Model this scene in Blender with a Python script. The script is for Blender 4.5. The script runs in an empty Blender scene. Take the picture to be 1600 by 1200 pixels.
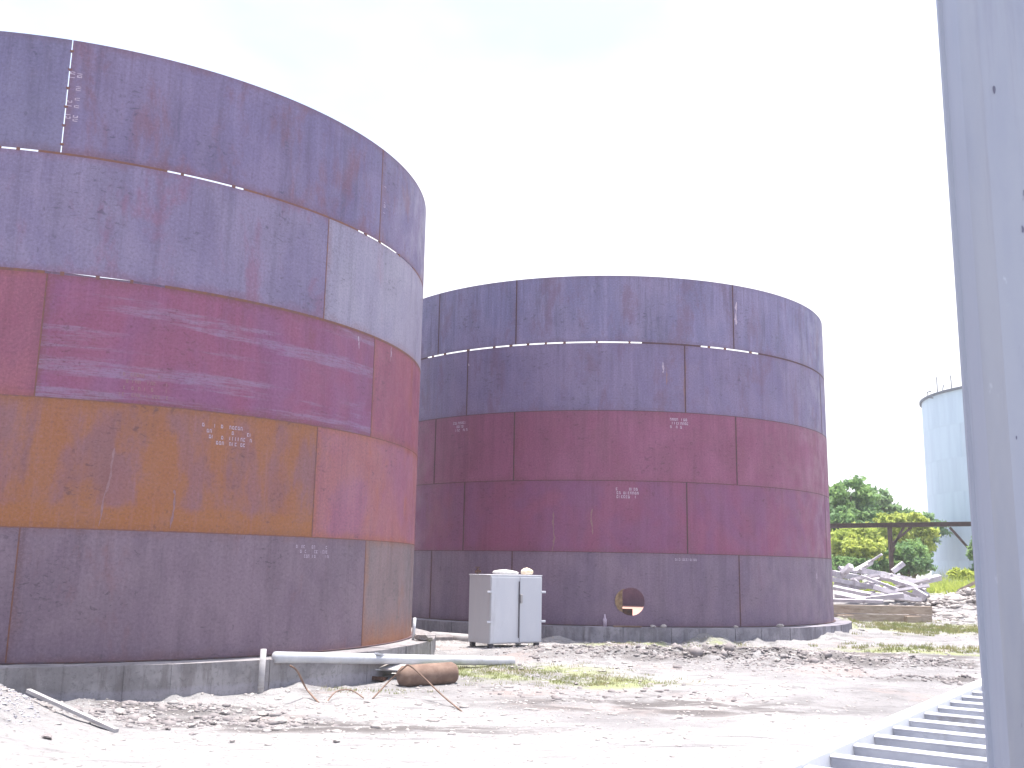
import bpy, bmesh, math, random
import numpy as np
from mathutils import Vector, Matrix
random.seed(7); rng = np.random.default_rng(7)
PI = math.pi
sc = bpy.context.scene
COL = sc.collection

# ------------------------------------------------------------------ camera
FOC, PITCH, ROLL = 1543.7, 0.1842, -0.0179
CAMZ = 1.893
cam = bpy.data.cameras.new('camera'); camo = bpy.data.objects.new('camera', cam); COL.objects.link(camo)
cam.sensor_width = 36; cam.lens = 36 * FOC / 1600; cam.clip_start = 0.05; cam.clip_end = 3000
camo.matrix_world = Matrix.Translation((0, 0, CAMZ)) @ Matrix.Rotation(PI / 2 + PITCH, 4, 'X') @ Matrix.Rotation(-ROLL, 4, 'Z')
sc.camera = camo
# ------------------------------------------------------------------ world, sun, exposure
SUN_EL, SUN_AZ = math.radians(82.5), math.radians(30)      # azimuth: from +Y towards +X
world = bpy.data.worlds.new('World'); sc.world = world; world.use_nodes = True
wn = world.node_tree; wn.nodes.clear()
sky = wn.nodes.new('ShaderNodeTexSky'); sky.sky_type = 'NISHITA'; sky.sun_disc = False
sky.sun_elevation = SUN_EL; sky.sun_rotation = SUN_AZ; sky.air_density = 1.0; sky.dust_density = 3.0; sky.ozone_density = 1.0
bg = wn.nodes.new('ShaderNodeBackground'); bg.inputs[1].default_value = 0.15
wo = wn.nodes.new('ShaderNodeOutputWorld')
tc = wn.nodes.new('ShaderNodeTexCoord'); mp = wn.nodes.new('ShaderNodeMapping'); mp.inputs['Scale'].default_value = (1, 1, 2.2)
cn = wn.nodes.new('ShaderNodeTexNoise'); cn.inputs['Scale'].default_value = 1.3; cn.inputs['Detail'].default_value = 5; cn.inputs['Roughness'].default_value = .5
cr = wn.nodes.new('ShaderNodeMapRange'); cr.inputs[1].default_value = .30; cr.inputs[2].default_value = .70; cr.inputs[3].default_value = -.85; cr.inputs[4].default_value = .85
sz = wn.nodes.new('ShaderNodeSeparateXYZ'); hzm = wn.nodes.new('ShaderNodeMath'); hzm.operation = 'MULTIPLY_ADD'; hzm.inputs[1].default_value = -2.3; hzm.inputs[2].default_value = 1.42; hzm.use_clamp = False
mx_ = wn.nodes.new('ShaderNodeMath'); mx_.operation = 'MAXIMUM'; mx_.inputs[1].default_value = .10
ad_ = wn.nodes.new('ShaderNodeMath'); ad_.operation = 'ADD'; ad_.use_clamp = True
cm = wn.nodes.new('ShaderNodeMix'); cm.data_type = 'RGBA'; cm.inputs[7].default_value = (3.7, 3.75, 3.9, 1)      # thin bright cloud veil
wn.links.new(tc.outputs['Generated'], mp.inputs[0]); wn.links.new(mp.outputs[0], cn.inputs['Vector']); wn.links.new(cn.outputs[0], cr.inputs[0])
wn.links.new(tc.outputs['Generated'], sz.inputs[0]); wn.links.new(sz.outputs[2], hzm.inputs[0]); wn.links.new(hzm.outputs[0], mx_.inputs[0]); wn.links.new(mx_.outputs[0], ad_.inputs[0]); wn.links.new(cr.outputs[0], ad_.inputs[1]); wn.links.new(ad_.outputs[0], cm.inputs[0]); wn.links.new(sky.outputs[0], cm.inputs[6]); wn.links.new(cm.outputs[2], bg.inputs[0]); wn.links.new(bg.outputs[0], wo.inputs[0])
sl = bpy.data.lights.new('sun', 'SUN'); sl.energy = 4.0; sl.angle = math.radians(0.5); sl.color = (1, .95, .88)
so = bpy.data.objects.new('sun', sl); COL.objects.link(so)
sd = Vector((math.sin(SUN_AZ) * math.cos(SUN_EL), math.cos(SUN_AZ) * math.cos(SUN_EL), math.sin(SUN_EL)))
so.rotation_euler = (-sd).to_track_quat('-Z', 'Y').to_euler()
sc.view_settings.view_transform = 'Standard'; sc.view_settings.look = 'None'
sc.view_settings.exposure = 1.4; sc.view_settings.gamma = 1.0; sc.view_settings.use_curve_mapping = False

# ------------------------------------------------------------------ helpers
def ray(u, v):
    a = (u - 800) / FOC; b = (600 - v) / FOC
    c, s = math.cos(-ROLL), math.sin(-ROLL)
    a, b = a * c - b * s, a * s + b * c
    return np.array([a, math.cos(PITCH) - b * math.sin(PITCH), b * math.cos(PITCH) + math.sin(PITCH)])
def G(u, v, z=0.):
    d = ray(u, v); t = (z - CAMZ) / d[2]; return float(d[0] * t), float(d[1] * t)
def AT(u, v, Y):
    d = ray(u, v); t = Y / d[1]; return float(d[0] * t), float(Y), float(CAMZ + d[2] * t)
def cyl(u, v, T):
    d = ray(u, v); X, Y, R = T
    A = d[0]**2 + d[1]**2; B = -2 * (d[0] * X + d[1] * Y); C = X * X + Y * Y - R * R
    t = (-B - math.sqrt(max(0, B * B - 4 * A * C))) / 2 / A
    return math.atan2(d[1] * t - Y, d[0] * t - X), CAMZ + d[2] * t

def vnoise(x, y, seed=0):
    r = np.random.default_rng(seed); tab = r.random((256, 256))
    xi = np.floor(x).astype(int); yi = np.floor(y).astype(int); fx = x - xi; fy = y - yi
    fx = fx * fx * (3 - 2 * fx); fy = fy * fy * (3 - 2 * fy)
    g = lambda a, b: tab[a & 255, b & 255]
    return (g(xi, yi) * (1 - fx) + g(xi + 1, yi) * fx) * (1 - fy) + (g(xi, yi + 1) * (1 - fx) + g(xi + 1, yi + 1) * fx) * fy
def fbm(x, y, s, o=4, seed=0):
    t = 0; a = .5
    for i in range(o):
        t = t + a * (vnoise(x * s, y * s, seed + i) - .5); s *= 2.1; a *= .52
    return t

RIDG = [(4.4, 21.3, 3.3, .7, .28), (8.0, 20.4, 2.2, .5, .18), (-4.3, 13.2, 1.2, .45, .10), (2.2, 22.6, 2.0, .4, .14),
        (5.6, 23.6, 2.2, .35, .12), (7.8, 18.3, 1.3, .3, .10)]
def ground_h(x, y):
    x = np.asarray(x, float); y = np.asarray(y, float)
    z = np.interp(y, [0, 16, 25, 30, 36, 45, 60, 90], [0, .03, .13, .24, .38, .55, .7, .7])
    near = np.clip((90 - y) / 45, 0, 1) * np.clip((60 - np.abs(x)) / 20, 0, 1)
    z = z + near * (fbm(x, y, .35, 3, 3) * .16 + fbm(x, y, 2.1, 3, 11) * .045)
    for cx, cy, rx, ry, h in RIDG:
        m = np.exp(-(((x - cx) / rx)**2 + ((y - cy) / ry)**2))
        z = z + m * h * (.35 + 2.2 * np.abs(fbm(x, y, 1.7, 4, 21)) + 1.3 * fbm(x, y * 1.6, 3.1, 3, 31))
    # dirt banked against the far ring wall
    dd = np.hypot(x - 2.9421, y - 32.7216) - 7.72
    z = z + np.exp(-(dd / .55)**2) * np.clip(fbm(x, y, 1.0, 4, 41) * 1.1 + .07, 0, .3) * np.clip((x - .5) / 1.5, 0, 1)
    dd = np.hypot(x + 8.7745, y - 20.3158) - 7.32
    z = z + np.exp(-(dd / .35)**2) * np.clip(fbm(x, y, 1.3, 4, 43) * .7, -.02, .14)
    # gravel mound at the lower left, stone heap at the right, bank behind the beams
    m = np.exp(-(((x + 7.7) / 1.95)**2 + ((y - 10.9) / 1.75)**2)**1.2); z = z + m * (1.5 + .5 * fbm(x, y, 3, 3, 5))
    m = np.exp(-(((x - 18.2) / 2.7)**2 + ((y - 36.5) / 2.2)**2)); z = z + m * (1.15 + 1.2 * fbm(x, y, 1.1, 4, 8))
    m = np.exp(-((y - 41) / 3.2)**2) * np.clip((x - 9.5) / 2, 0, 1) * np.clip((40 - x) / 8, 0, 1); z = z + m * (.75 + .6 * fbm(x, y, .6, 3, 9))
    return z
def gh(x, y): return float(ground_h(x, y))
def GP(u, v):
    x, y = G(u, v, 0.05)
    for _ in range(12): x, y = G(u, v, gh(x, y))
    return x, y, gh(x, y)

def tag(o, label=None, cat=None, group=None, kind=None):
    if label: o['label'] = label
    if cat: o['category'] = cat
    if group: o['group'] = group
    if kind: o['kind'] = kind
    return o
def empty(name, loc=(0, 0, 0), rz=0, label=None, cat=None, group=None):
    o = bpy.data.objects.new(name, None); COL.objects.link(o); o.location = loc; o.rotation_euler = (0, 0, rz); o.empty_display_size = .2
    return tag(o, label, cat, group)
def link(name, me, mat=None, parent=None):
    if mat is not None and not me.materials: me.materials.append(mat)
    o = bpy.data.objects.new(name, me); COL.objects.link(o)
    if parent is not None: o.parent = parent
    return o
def mesh(name, V, F, smooth=False):
    me = bpy.data.meshes.new(name); me.from_pydata([tuple(map(float, v)) for v in V], [], F); me.update()
    if smooth: me.polygons.foreach_set('use_smooth', [True] * len(me.polygons))
    return me
def bm_obj(name, bm, mat=None, parent=None, smooth=False):
    me = bpy.data.meshes.new(name); bmesh.ops.recalc_face_normals(bm, faces=bm.faces[:]); bm.to_mesh(me); bm.free()
    if smooth: me.polygons.foreach_set('use_smooth', [True] * len(me.polygons))
    return link(name, me, mat, parent)
def bx(bm, c, s, rot=None, bev=0):
    M = Matrix.Translation(c) @ (rot.to_4x4() if rot is not None else Matrix.Identity(4)) @ Matrix.Diagonal((s[0], s[1], s[2], 1))
    r = bmesh.ops.create_cube(bm, size=1, matrix=M)
    if bev:
        es = list({e for v in r['verts'] for e in v.link_edges})
        bmesh.ops.bevel(bm, geom=es, offset=bev, segments=2, affect='EDGES', profile=.5)
def bar(bm, p, q, w, h, roll=0):
    p = Vector(p); q = Vector(q); d = q - p; R = d.to_track_quat('X', 'Z').to_matrix() @ Matrix.Rotation(roll, 3, 'X')
    bx(bm, (p + q) / 2, (d.length, w, h), R)
def tube(bm, pts, r, n=8, cap=True, inner=None):
    pts = [Vector(p) for p in pts]; rings = []
    for i, p in enumerate(pts):
        d = (pts[min(i + 1, len(pts) - 1)] - pts[max(i - 1, 0)]).normalized()
        q = d.to_track_quat('Z', 'X'); ri = r[i] if isinstance(r, (list, tuple)) else r
        rings.append([bm.verts.new(p + q @ Vector((ri * math.cos(a * 2 * PI / n), ri * math.sin(a * 2 * PI / n), 0))) for a in range(n)])
    for a, b in zip(rings, rings[1:]):
        for i in range(n): bm.faces.new((a[i], a[(i + 1) % n], b[(i + 1) % n], b[i]))
    if cap: bm.faces.new(rings[0]); bm.faces.new(rings[-1])
def ico(sub=1):
    bm = bmesh.new(); bmesh.ops.create_icosphere(bm, subdivisions=sub, radius=1)
    V = np.array([v.co[:] for v in bm.verts]); F = [tuple(v.index for v in f.verts) for f in bm.faces]; bm.free(); return V, F
ICO1 = ico(1); ICO2 = ico(2)

# ------------------------------------------------------------------ materials
def srgb(c, k=1.0):
    return tuple(((x / 255 / 12.92) if x / 255 <= .04045 else ((x / 255 + .055) / 1.055)**2.4) * k for x in c) + (1,)
class NT:
    def __init__(s, name, rough=.8, spec=.3, metal=0):
        s.m = bpy.data.materials.new(name); s.m.use_nodes = True; s.n = s.m.node_tree.nodes; s.l = s.m.node_tree.links
        s.b = s.n['Principled BSDF']; s.b.inputs['Roughness'].default_value = rough
        s.b.inputs['Specular IOR Level'].default_value = spec; s.b.inputs['Metallic'].default_value = metal
    def set(s, sock, v):
        if isinstance(v, bpy.types.NodeSocket): s.l.new(v, sock)
        else: sock.default_value = v
    def co(s, kind='Object', scale=(1, 1, 1), off=None, uv=None):
        if uv: t = s.n.new('ShaderNodeUVMap'); t.uv_map = uv; o = t.outputs[0]
        else: t = s.n.new('ShaderNodeTexCoord'); o = t.outputs[kind]
        m = s.n.new('ShaderNodeMapping'); m.inputs['Scale'].default_value = scale; s.l.new(o, m.inputs[0])
        if off is not None: m.inputs['Location'].default_value = off
        return m.outputs[0]
    def noise(s, vec, scale, detail=4, rough=.55, dist=0):
        t = s.n.new('ShaderNodeTexNoise'); s.l.new(vec, t.inputs['Vector']); t.inputs['Scale'].default_value = scale
        t.inputs['Detail'].default_value = detail; t.inputs['Roughness'].default_value = rough; t.inputs['Distortion'].default_value = dist
        return t.outputs[0]
    def ramp(s, f, a, b, lo=0., hi=1.):
        t = s.n.new('ShaderNodeMapRange'); s.set(t.inputs[0], f); t.interpolation_type = 'SMOOTHSTEP'
        t.inputs[1].default_value = a; t.inputs[2].default_value = b; t.inputs[3].default_value = lo; t.inputs[4].default_value = hi
        return t.outputs[0]
    def math(s, op, a, b=0.):
        t = s.n.new('ShaderNodeMath'); t.operation = op; s.set(t.inputs[0], a); s.set(t.inputs[1], b); return t.outputs[0]
    def mix(s, f, a, b, mode='MIX'):
        t = s.n.new('ShaderNodeMix'); t.data_type = 'RGBA'; t.blend_type = mode; t.clamp_factor = True
        s.set(t.inputs[0], f); s.set(t.inputs[6], a); s.set(t.inputs[7], b); return t.outputs[2]
    def rand(s):
        return s.n.new('ShaderNodeObjectInfo').outputs['Random']
    def sep(s, v):
        t = s.n.new('ShaderNodeSeparateXYZ'); s.l.new(v, t.inputs[0]); return t.outputs
    def done(s, col, bump=None, bs=.3, bd=.02):
        s.set(s.b.inputs['Base Color'], col)
        if bump is not None:
            t = s.n.new('ShaderNodeBump'); t.inputs['Strength'].default_value = bs; t.inputs['Distance'].default_value = bd
            s.l.new(bump, t.inputs['Height']); s.l.new(t.outputs[0], s.b.inputs['Normal'])
        return s.m

ALB = 0.79    # albedo scale from the colours read in the shade
def steel(name, A, B, C, rust=.3, streak=.3, scuff=0., scol=(170, 175, 200), edge=.5, grey=0., L=6.1, H=1.83, pat=0, low=0.):
    t = NT(name, .62, .45)
    def sat(c):
        k = 1.22 if c[0] > c[2] + 6 else 1.0
        m = sum(c) / 3; return [m + (x - m) * k for x in c]
    dk = lambda c, k: tuple(x * k for x in c[:3]) + (1,)
    uv = t.co(uv='UVMap'); A, B, C = srgb(sat(A), ALB), srgb(sat(B), ALB), srgb(sat(C), ALB)
    big = t.noise(t.co(uv='UVMap', scale=(1, .6, 1)), .8, 5, .6, .4)
    col = t.mix(t.ramp(big, .40, .60), A, B)
    st = t.noise(t.co(scale=(2.2, .20, 1), uv='UVMap'), 1.6, 7, .68)
    col = t.mix(t.ramp(st, .50, .66, 0, streak), col, dk(A, .62))
    col = t.mix(t.ramp(st, .48, .34, 0, streak * .6), col, tuple(min(1, x * 1.28 + .01) for x in B[:3]) + (1,))
    med = t.noise(t.co(scale=(1, .75, 1), uv='UVMap', off=(3.1, 7.7, 0)), 2.0, 8, .72)
    if pat:      # broad rusted areas with purple islands that run downwards
        isl = t.noise(t.co(scale=(1.25, .42, 1), uv='UVMap', off=(1.3, .2, 0)), 1.25, 7, .62, .15)
        e0 = t.sep(t.co(uv='edge'))
        rf = t.math('MAXIMUM', t.ramp(isl, .58, .44, .25, .9), t.ramp(t.math('ADD', e0[1], t.math('MULTIPLY', isl, .7)), .85, .62, 0, 1))
        col = t.mix(t.math('MULTIPLY', rf, t.ramp(med, .3, .5, .65, 1)), col, C)
    rc = t.noise(t.co(scale=(1.3, .5, 1), uv='UVMap', off=(13, 4, 0)), 1.0, 8, .7, .3)
    col = t.mix(t.ramp(rc, .62 - rust * .3, .76 - rust * .3, 0, min(.8, .3 + rust)), col, C)
    e = t.sep(t.co(uv='edge'))
    du = t.math('MINIMUM', e[0], t.math('SUBTRACT', L, e[0])); dv = t.math('MINIMUM', e[1], t.math('SUBTRACT', H, e[1]))
    d = t.math('ADD', t.math('MINIMUM', du, dv), t.math('MULTIPLY', t.math('SUBTRACT', med, .5), .5))
    col = t.mix(t.ramp(d, .16, -.03, 0, edge), col, (C[0] * .82, C[1] * .8, C[2] * .75, 1))
    # runs that start at the upper seam and fade on the way down
    run = t.noise(t.co(uv='UVMap', scale=(6.5, .16, 1), off=(8, 2, 0)), 1.9, 6, .7)
    fade = t.ramp(t.math('ADD', e[1], t.math('MULTIPLY', st, .8)), .9, H + .35, .12, 1)
    col = t.mix(t.math('MULTIPLY', t.ramp(run, .51, .64, 0, .08 + streak * .6), fade), col, tuple(A[i] * .42 + C[i] * .20 for i in range(3)) + (1,))
    col = t.mix(t.ramp(run, .46, .36, 0, .16), col, tuple(min(.9, x * 1.35 + .02) for x in B[:3]) + (1,))
    if low:
        col = t.mix(t.ramp(t.math('ADD', e[1], t.math('MULTIPLY', st, .9)), 1.1, .3, 0, low), col, C)
    if scuff:
        sf = t.noise(t.co(scale=(.14, 2.1, 1), uv='UVMap', off=(.4, .3, 0)), 1.5, 6, .7)
        f2 = t.noise(t.co(scale=(.8, 9, 1), uv='UVMap'), 3.5, 5, .75)
        col = t.mix(t.math('MULTIPLY', t.ramp(sf, .50, .60, 0, scuff), t.ramp(f2, .40, .55, .15, 1)), col, srgb(scol, ALB))
    fine = t.noise(uv, 24, 6, .75)
    col = t.mix(t.ramp(fine, .51, .62, 0, .42), col, dk(A, .55))
    col = t.mix(t.ramp(fine, .48, .38, 0, .28), col, tuple(min(.9, x * 1.4 + .02) for x in B[:3]) + (1,))
    spk = t.noise(t.co(uv='UVMap', scale=(1, .5, 1), off=(5, 1, 0)), 7, 4, .65)
    col = t.mix(t.ramp(spk, .65, .70, 0, .45), col, dk(A, .4))
    smu = t.noise(t.co(uv='UVMap', scale=(1, .8, 1), off=(21, 6, 0)), 1.1, 3, .5)      # clusters of small dark scars
    tick = t.noise(t.co(uv='UVMap', scale=(.8, 1.6, 1), off=(2, 14, 0)), 9, 5, .7, .6)
    col = t.mix(t.math('MULTIPLY', t.ramp(tick, .56, .64, 0, .75), t.ramp(smu, .50, .62, 0, 1)), col, dk(A, .45))
    col = t.mix(t.ramp(smu, .50, .64, 0, .15), col, dk(A, .62))
    t.set(t.b.inputs['Roughness'], t.ramp(med, .35, .65, .42, .68))
    hb = t.math('ADD', t.math('MULTIPLY', fine, .05), t.math('MULTIPLY', big, 1.0))
    return t.done(col, hb, .5, .05)

def simple(name, c, c2=None, rough=.8, spec=.3, metal=0, scale=6, dirt=None, dirt_amt=.4, bump=.2, bd=.01, stretch=(1, 1, 1)):
    t = NT(name, rough, spec, metal); v = t.co(scale=stretch); n = t.noise(v, scale, 6, .62)
    r = t.rand()
    c = srgb(c); c2 = srgb(c2) if c2 else tuple(x * .75 for x in c[:3]) + (1,)
    col = t.mix(t.ramp(n, .35, .65), c, c2)
    col = t.mix(t.math('MULTIPLY', r, .35), col, tuple(x * .7 for x in c2[:3]) + (1,))
    if dirt:
        m = t.noise(t.co(scale=stretch, off=(9, 4, 2)), scale * .6, 7, .7)
        col = t.mix(t.ramp(m, .52, .66, 0, dirt_amt), col, srgb(dirt))
    return t.done(col, n, bump, bd)

M = {}
M['weld2'] = simple('dark_weld', (74, 54, 66), (92, 64, 66), .85, scale=12)
M['weld'] = simple('rusty_weld', (104, 76, 82), (124, 86, 70), .85, scale=12)
M['rustdark'] = simple('dark_rust', (92, 62, 52), (66, 48, 44), .85, scale=10)
M['rust'] = simple('brown_rust', (136, 114, 102), (110, 88, 78), .85, scale=5, dirt=(84, 66, 60))
M['mark'] = simple('white_paint_and_slit_marks', (188, 174, 190), (158, 142, 160), .8, scale=30)
M['drip'] = simple('pale_drip', (142, 112, 116), (130, 98, 102), .8, scale=30)
M['galv'] = simple('weathered_white_metal', (178, 176, 178), (158, 154, 156), .6, scale=4, dirt=(120, 104, 92), dirt_amt=.5, stretch=(1, 1, 3))
M['white'] = simple('white_painted_steel', (205, 206, 210), (186, 188, 195), .5, .4, scale=3, dirt=(140, 132, 125), dirt_amt=.3)
M['bag'] = simple('white_sack', (214, 212, 210), (190, 188, 186), .9, scale=8)
M['yel'] = simple('cream_bundle', (226, 216, 198), (214, 194, 162), .9, scale=12)
M['beamw'] = simple('broken_white_beam', (200, 196, 202), (170, 166, 174), .85, scale=3, dirt=(104, 92, 88), dirt_amt=.6)
M['timber'] = simple('brown_box_beam', (176, 162, 150), (152, 138, 126), .85, scale=5, dirt=(104, 86, 74), dirt_amt=.5, stretch=(.4, 3, 3))
M['rackm'] = simple('rack_steel', (104, 84, 84), (78, 64, 66), .8, scale=6)
M['bark'] = simple('bark', (98, 84, 68), (70, 60, 50), .9, scale=8)
M['stone'] = simple('pale_stone', (176, 170, 168), (150, 144, 142), .9, scale=9, bump=.5)
M['clod'] = simple('dark_clod', (118, 112, 114), (144, 138, 138), .95, scale=9, bump=.5)

def m_concrete(name, c, c2, stain, vert=.5):
    t = NT(name, .9, .2); v = t.co(); n = t.noise(v, 1.6, 7, .65)
    col = t.mix(t.ramp(n, .42, .58), srgb(c), srgb(c2))
    s = t.noise(t.co(scale=(2.5, 2.5, .35)), 2.2, 6, .7)
    col = t.mix(t.ramp(s, .49, .62, 0, vert), col, srgb(stain))
    col = t.mix(t.math('MULTIPLY', t.rand(), .5), col, tuple(x * .72 for x in srgb(c2)[:3]) + (1,))
    z = t.sep(t.co())[2]
    col = t.mix(t.ramp(t.math('ADD', z, t.math('MULTIPLY', t.math('SUBTRACT', n, .5), .12)), .20, .14, 0, .35), col, srgb((150, 146, 158)))
    f = t.noise(v, 16, 6, .75)
    col = t.mix(t.ramp(f, .52, .66, 0, .5), col, tuple(x * .5 for x in srgb(c2)[:3]) + (1,))
    return t.done(col, t.math('ADD', n, t.math('MULTIPLY', f, .3)), .6, .03)
M['conc'] = m_concrete('ring_wall_concrete', (152, 148, 150), (128, 124, 127), (94, 86, 86))
M['conc2'] = m_concrete('far_ring_concrete', (152, 148, 156), (124, 120, 130), (92, 86, 92))

def m_ground():
    t = NT('pale_dusty_ground', .95, .15); v = t.co()
    big = t.noise(v, .22, 5, .6); med = t.noise(v, 1.3, 7, .68, .3)
    col = t.mix(t.ramp(big, .38, .62), (.32, .312, .318, 1), (.235, .228, .235, 1))
    col = t.mix(t.ramp(med, .50, .68, 0, .85), col, (.165, .16, .165, 1))
    pk = t.noise(t.co(off=(31, 7, 0)), .55, 4, .6)
    col = t.mix(t.ramp(pk, .54, .66, 0, .4), col, (.34, .26, .24, 1))
    s = t.sep(v); bp = med
    # smooth pale traffic lane close to the camera
    lane = t.ramp(t.math('ADD', s[1], t.math('MULTIPLY', t.math('SUBTRACT', big, .5), 9.)), 14.5, 11.4, 0, .85)
    col = t.mix(lane, col, (.33, .32, .325, 1))
    streak = t.noise(t.co(scale=(.35, 2.2, 1), off=(2, 3, 0)), 1.5, 6, .7)
    col = t.mix(t.ramp(streak, .54, .68, 0, .8), col, (.165, .16, .17, 1))
    g = t.noise(t.co(off=(11, 3, 0)), .75, 5, .65)
    gm = None
    for cx, cy, rx, ry in [(-.3, 18.6, 2.6, 1.7), (1.6, 17.2, 1.5, .9), (13.5, 31.5, 5.0, 2.6), (4.5, 24.2, 3, .8), (16, 45, 14, 4.5), (11, 24.5, 3.5, 1.2)]:
        a = t.math('POWER', t.math('DIVIDE', t.math('SUBTRACT', s[0], cx), rx), 2.); b = t.math('POWER', t.math('DIVIDE', t.math('SUBTRACT', s[1], cy), ry), 2.)
        e = t.ramp(t.math('ADD', a, b), 1.3, .2, 0, 1); gm = e if gm is None else t.math('MAXIMUM', gm, e)
    gm = t.math('MULTIPLY', gm, t.ramp(g, .42, .58, 0, .85))
    col = t.mix(gm, col, (.25, .28, .13, 1))
    # churned damp soil along the ruts
    rm = None; rn = t.noise(t.co(scale=(.6, 1.5, 1), off=(4, 8, 0)), 1.6, 8, .7, .5)
    for cx, cy, rx, ry, h in RIDG + [(2.2, 14.6, 2.6, .7, 0), (8.5, 22.5, 3.5, 1.2, 0), (-2.2, 12.3, 2.6, .35, 0)]:
        a = t.math('POWER', t.math('DIVIDE', t.math('SUBTRACT', s[0], cx), rx * 1.25), 2.); b = t.math('POWER', t.math('DIVIDE', t.math('SUBTRACT', s[1], cy), ry * 1.5), 2.)
        e = t.ramp(t.math('ADD', a, b), 1.2, .1, 0, 1); rm = e if rm is None else t.math('MAXIMUM', rm, e)
    col = t.mix(t.math('MULTIPLY', rm, t.ramp(rn, .42, .56, 0, .9)), col, (.115, .105, .105, 1))
    f = t.noise(v, 11, 8, .75)
    col = t.mix(t.ramp(f, .53, .68, 0, .7), col, (.13, .12, .12, 1))
    return t.done(col, t.math('ADD', t.math('MULTIPLY', med, 1.), t.math('MULTIPLY', f, .5)), .9, .12)
M['ground'] = m_ground()

# ------------------------------------------------------------------ ground sheet
def axis(a, b, step, far0, far1, g=1.18):
    xs = list(np.arange(a, b, step)); d = step
    while xs[-1] < far1: d = min(d * g, 25); xs.append(xs[-1] + d)
    d = step; lo = []
    x = a
    while x > far0: d = min(d * g, 25); x -= d; lo.append(x)
    return np.array(lo[::-1] + xs)
def grid(name, xs, ys, hf, mat):
    X, Y = np.meshgrid(xs, ys); Z = hf(X, Y); nx, ny = len(xs), len(ys)
    V = np.stack([X, Y, Z], -1).reshape(-1, 3)
    i = np.arange((ny - 1) * (nx - 1)); r = i // (nx - 1); c = i % (nx - 1); k = r * nx + c
    F = np.stack([k, k + 1, k + nx + 1, k + nx], 1).astype(np.int32)
    me = bpy.data.meshes.new(name); me.vertices.add(len(V)); me.vertices.foreach_set('co', V.astype(np.float32).ravel())
    me.loops.add(F.size); me.loops.foreach_set('vertex_index', F.ravel()); me.polygons.add(len(F))
    me.polygons.foreach_set('loop_start', np.arange(len(F), dtype=np.int32) * 4)
    me.polygons.foreach_set('use_smooth', np.ones(len(F), bool))
    me.update(); me.validate(); return link(name, me, mat)
g = grid('ground', axis(-9, 12, .085, -420, 420), axis(6, 27, .085, -400, 700), ground_h, M['ground']); tag(g, kind='structure')

# ------------------------------------------------------------------ tanks
BASE, CH = 0.50, 1.83
T1 = (-8.7745, 20.3158, 6.8214); T2 = (2.9421, 32.7216, 7.2265)
def on(T, th, z, off=0.):     # local point of the tank
    return ((T[2] + off) * math.cos(th), (T[2] + off) * math.sin(th), z)
def plate_mesh(T, a0, a1, z0, z1, hole=None, thick=.009):
    R = T[2]; V = []; F = []; UV = []
    def P(u, w):
        V.append(on(T, u / R, w)); UV.append((u, w)); return len(V) - 1
    def patch(u0, u1, nu, nw):
        idx = [[P(u0 + (u1 - u0) * i / nu, z0 + (z1 - z0) * j / nw) for j in range(nw + 1)] for i in range(nu + 1)]
        for i in range(nu):
            for j in range(nw): F.append((idx[i][j], idx[i + 1][j], idx[i + 1][j + 1], idx[i][j + 1]))
    u0, u1 = a0 * R, a1 * R
    if hole is None: patch(u0, u1, max(2, int((u1 - u0) / .16)), 2)
    else:
        hu, hz, hr = hole; s = .9
        patch(u0, hu - s, 12, 2); patch(hu + s, u1, 12, 2)
        n = 64; rings = []
        for k in range(6):
            ring = []; f = k / 5
            for i in range(n):
                a = 2 * PI * (i + .5) / n; c, sn = math.cos(a), math.sin(a)
                tt = min(s / abs(c) if c else 9, ((z1 - hz) if sn > 0 else (hz - z0)) / abs(sn))
                q = hr + (tt - hr) * f
                ring.append(P(hu + c * q, hz + sn * q))
            rings.append(ring)
        # corners
        for k in range(5):
            for i in range(n):
                j = (i + 1) % n; F.append((rings[k][i], rings[k + 1][i], rings[k + 1][j], rings[k][j]))
        for cu, cz in ((1, 1), (-1, 1), (-1, -1), (1, -1)):
            ca = math.atan2((z1 - hz) if cz > 0 else (z0 - hz), cu * s) % (2 * PI); i = int(ca / (2 * PI) * n - .5) % n
            F.append((rings[5][i], P(hu + cu * s, z1 if cz > 0 else z0), rings[5][(i + 1) % n]))
    # inner skin and rims with vertices of their own, so that the skin stays smooth and the edges crisp
    cnt = {}
    for f in F:
        for a, b in zip(f, f[1:] + f[:1]): cnt[(a, b)] = 1
    rim = [e for e in cnt if (e[1], e[0]) not in cnt]
    if hole is not None: rim = [e for e in rim if not all(abs(abs(UV[i][0] - hole[0]) - .9) < 1e-4 for i in e)]
    n0 = len(V); sc_ = (R - thick) / R; nf = len(F)
    V += [(x * sc_, y * sc_, z) for x, y, z in V[:n0]]; UV += UV[:n0]; F += [tuple(i + n0 for i in f[::-1]) for f in F]
    for a, b in rim:
        k = len(V); V += [V[a], V[b], V[b + n0], V[a + n0]]; UV += [UV[a], UV[b], UV[b], UV[a]]; F.append((k + 1, k, k + 3, k + 2))
    me = mesh('plate', V, F, True)
    for nm, f in (('UVMap', lambda p: p), ('edge', lambda p: (p[0] - u0, p[1] - z0))):
        l = me.uv_layers.new(name=nm); l.data.foreach_set('uv', [x for lp in me.loops for x in f(UV[lp.vertex_index])])
    return me
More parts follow.
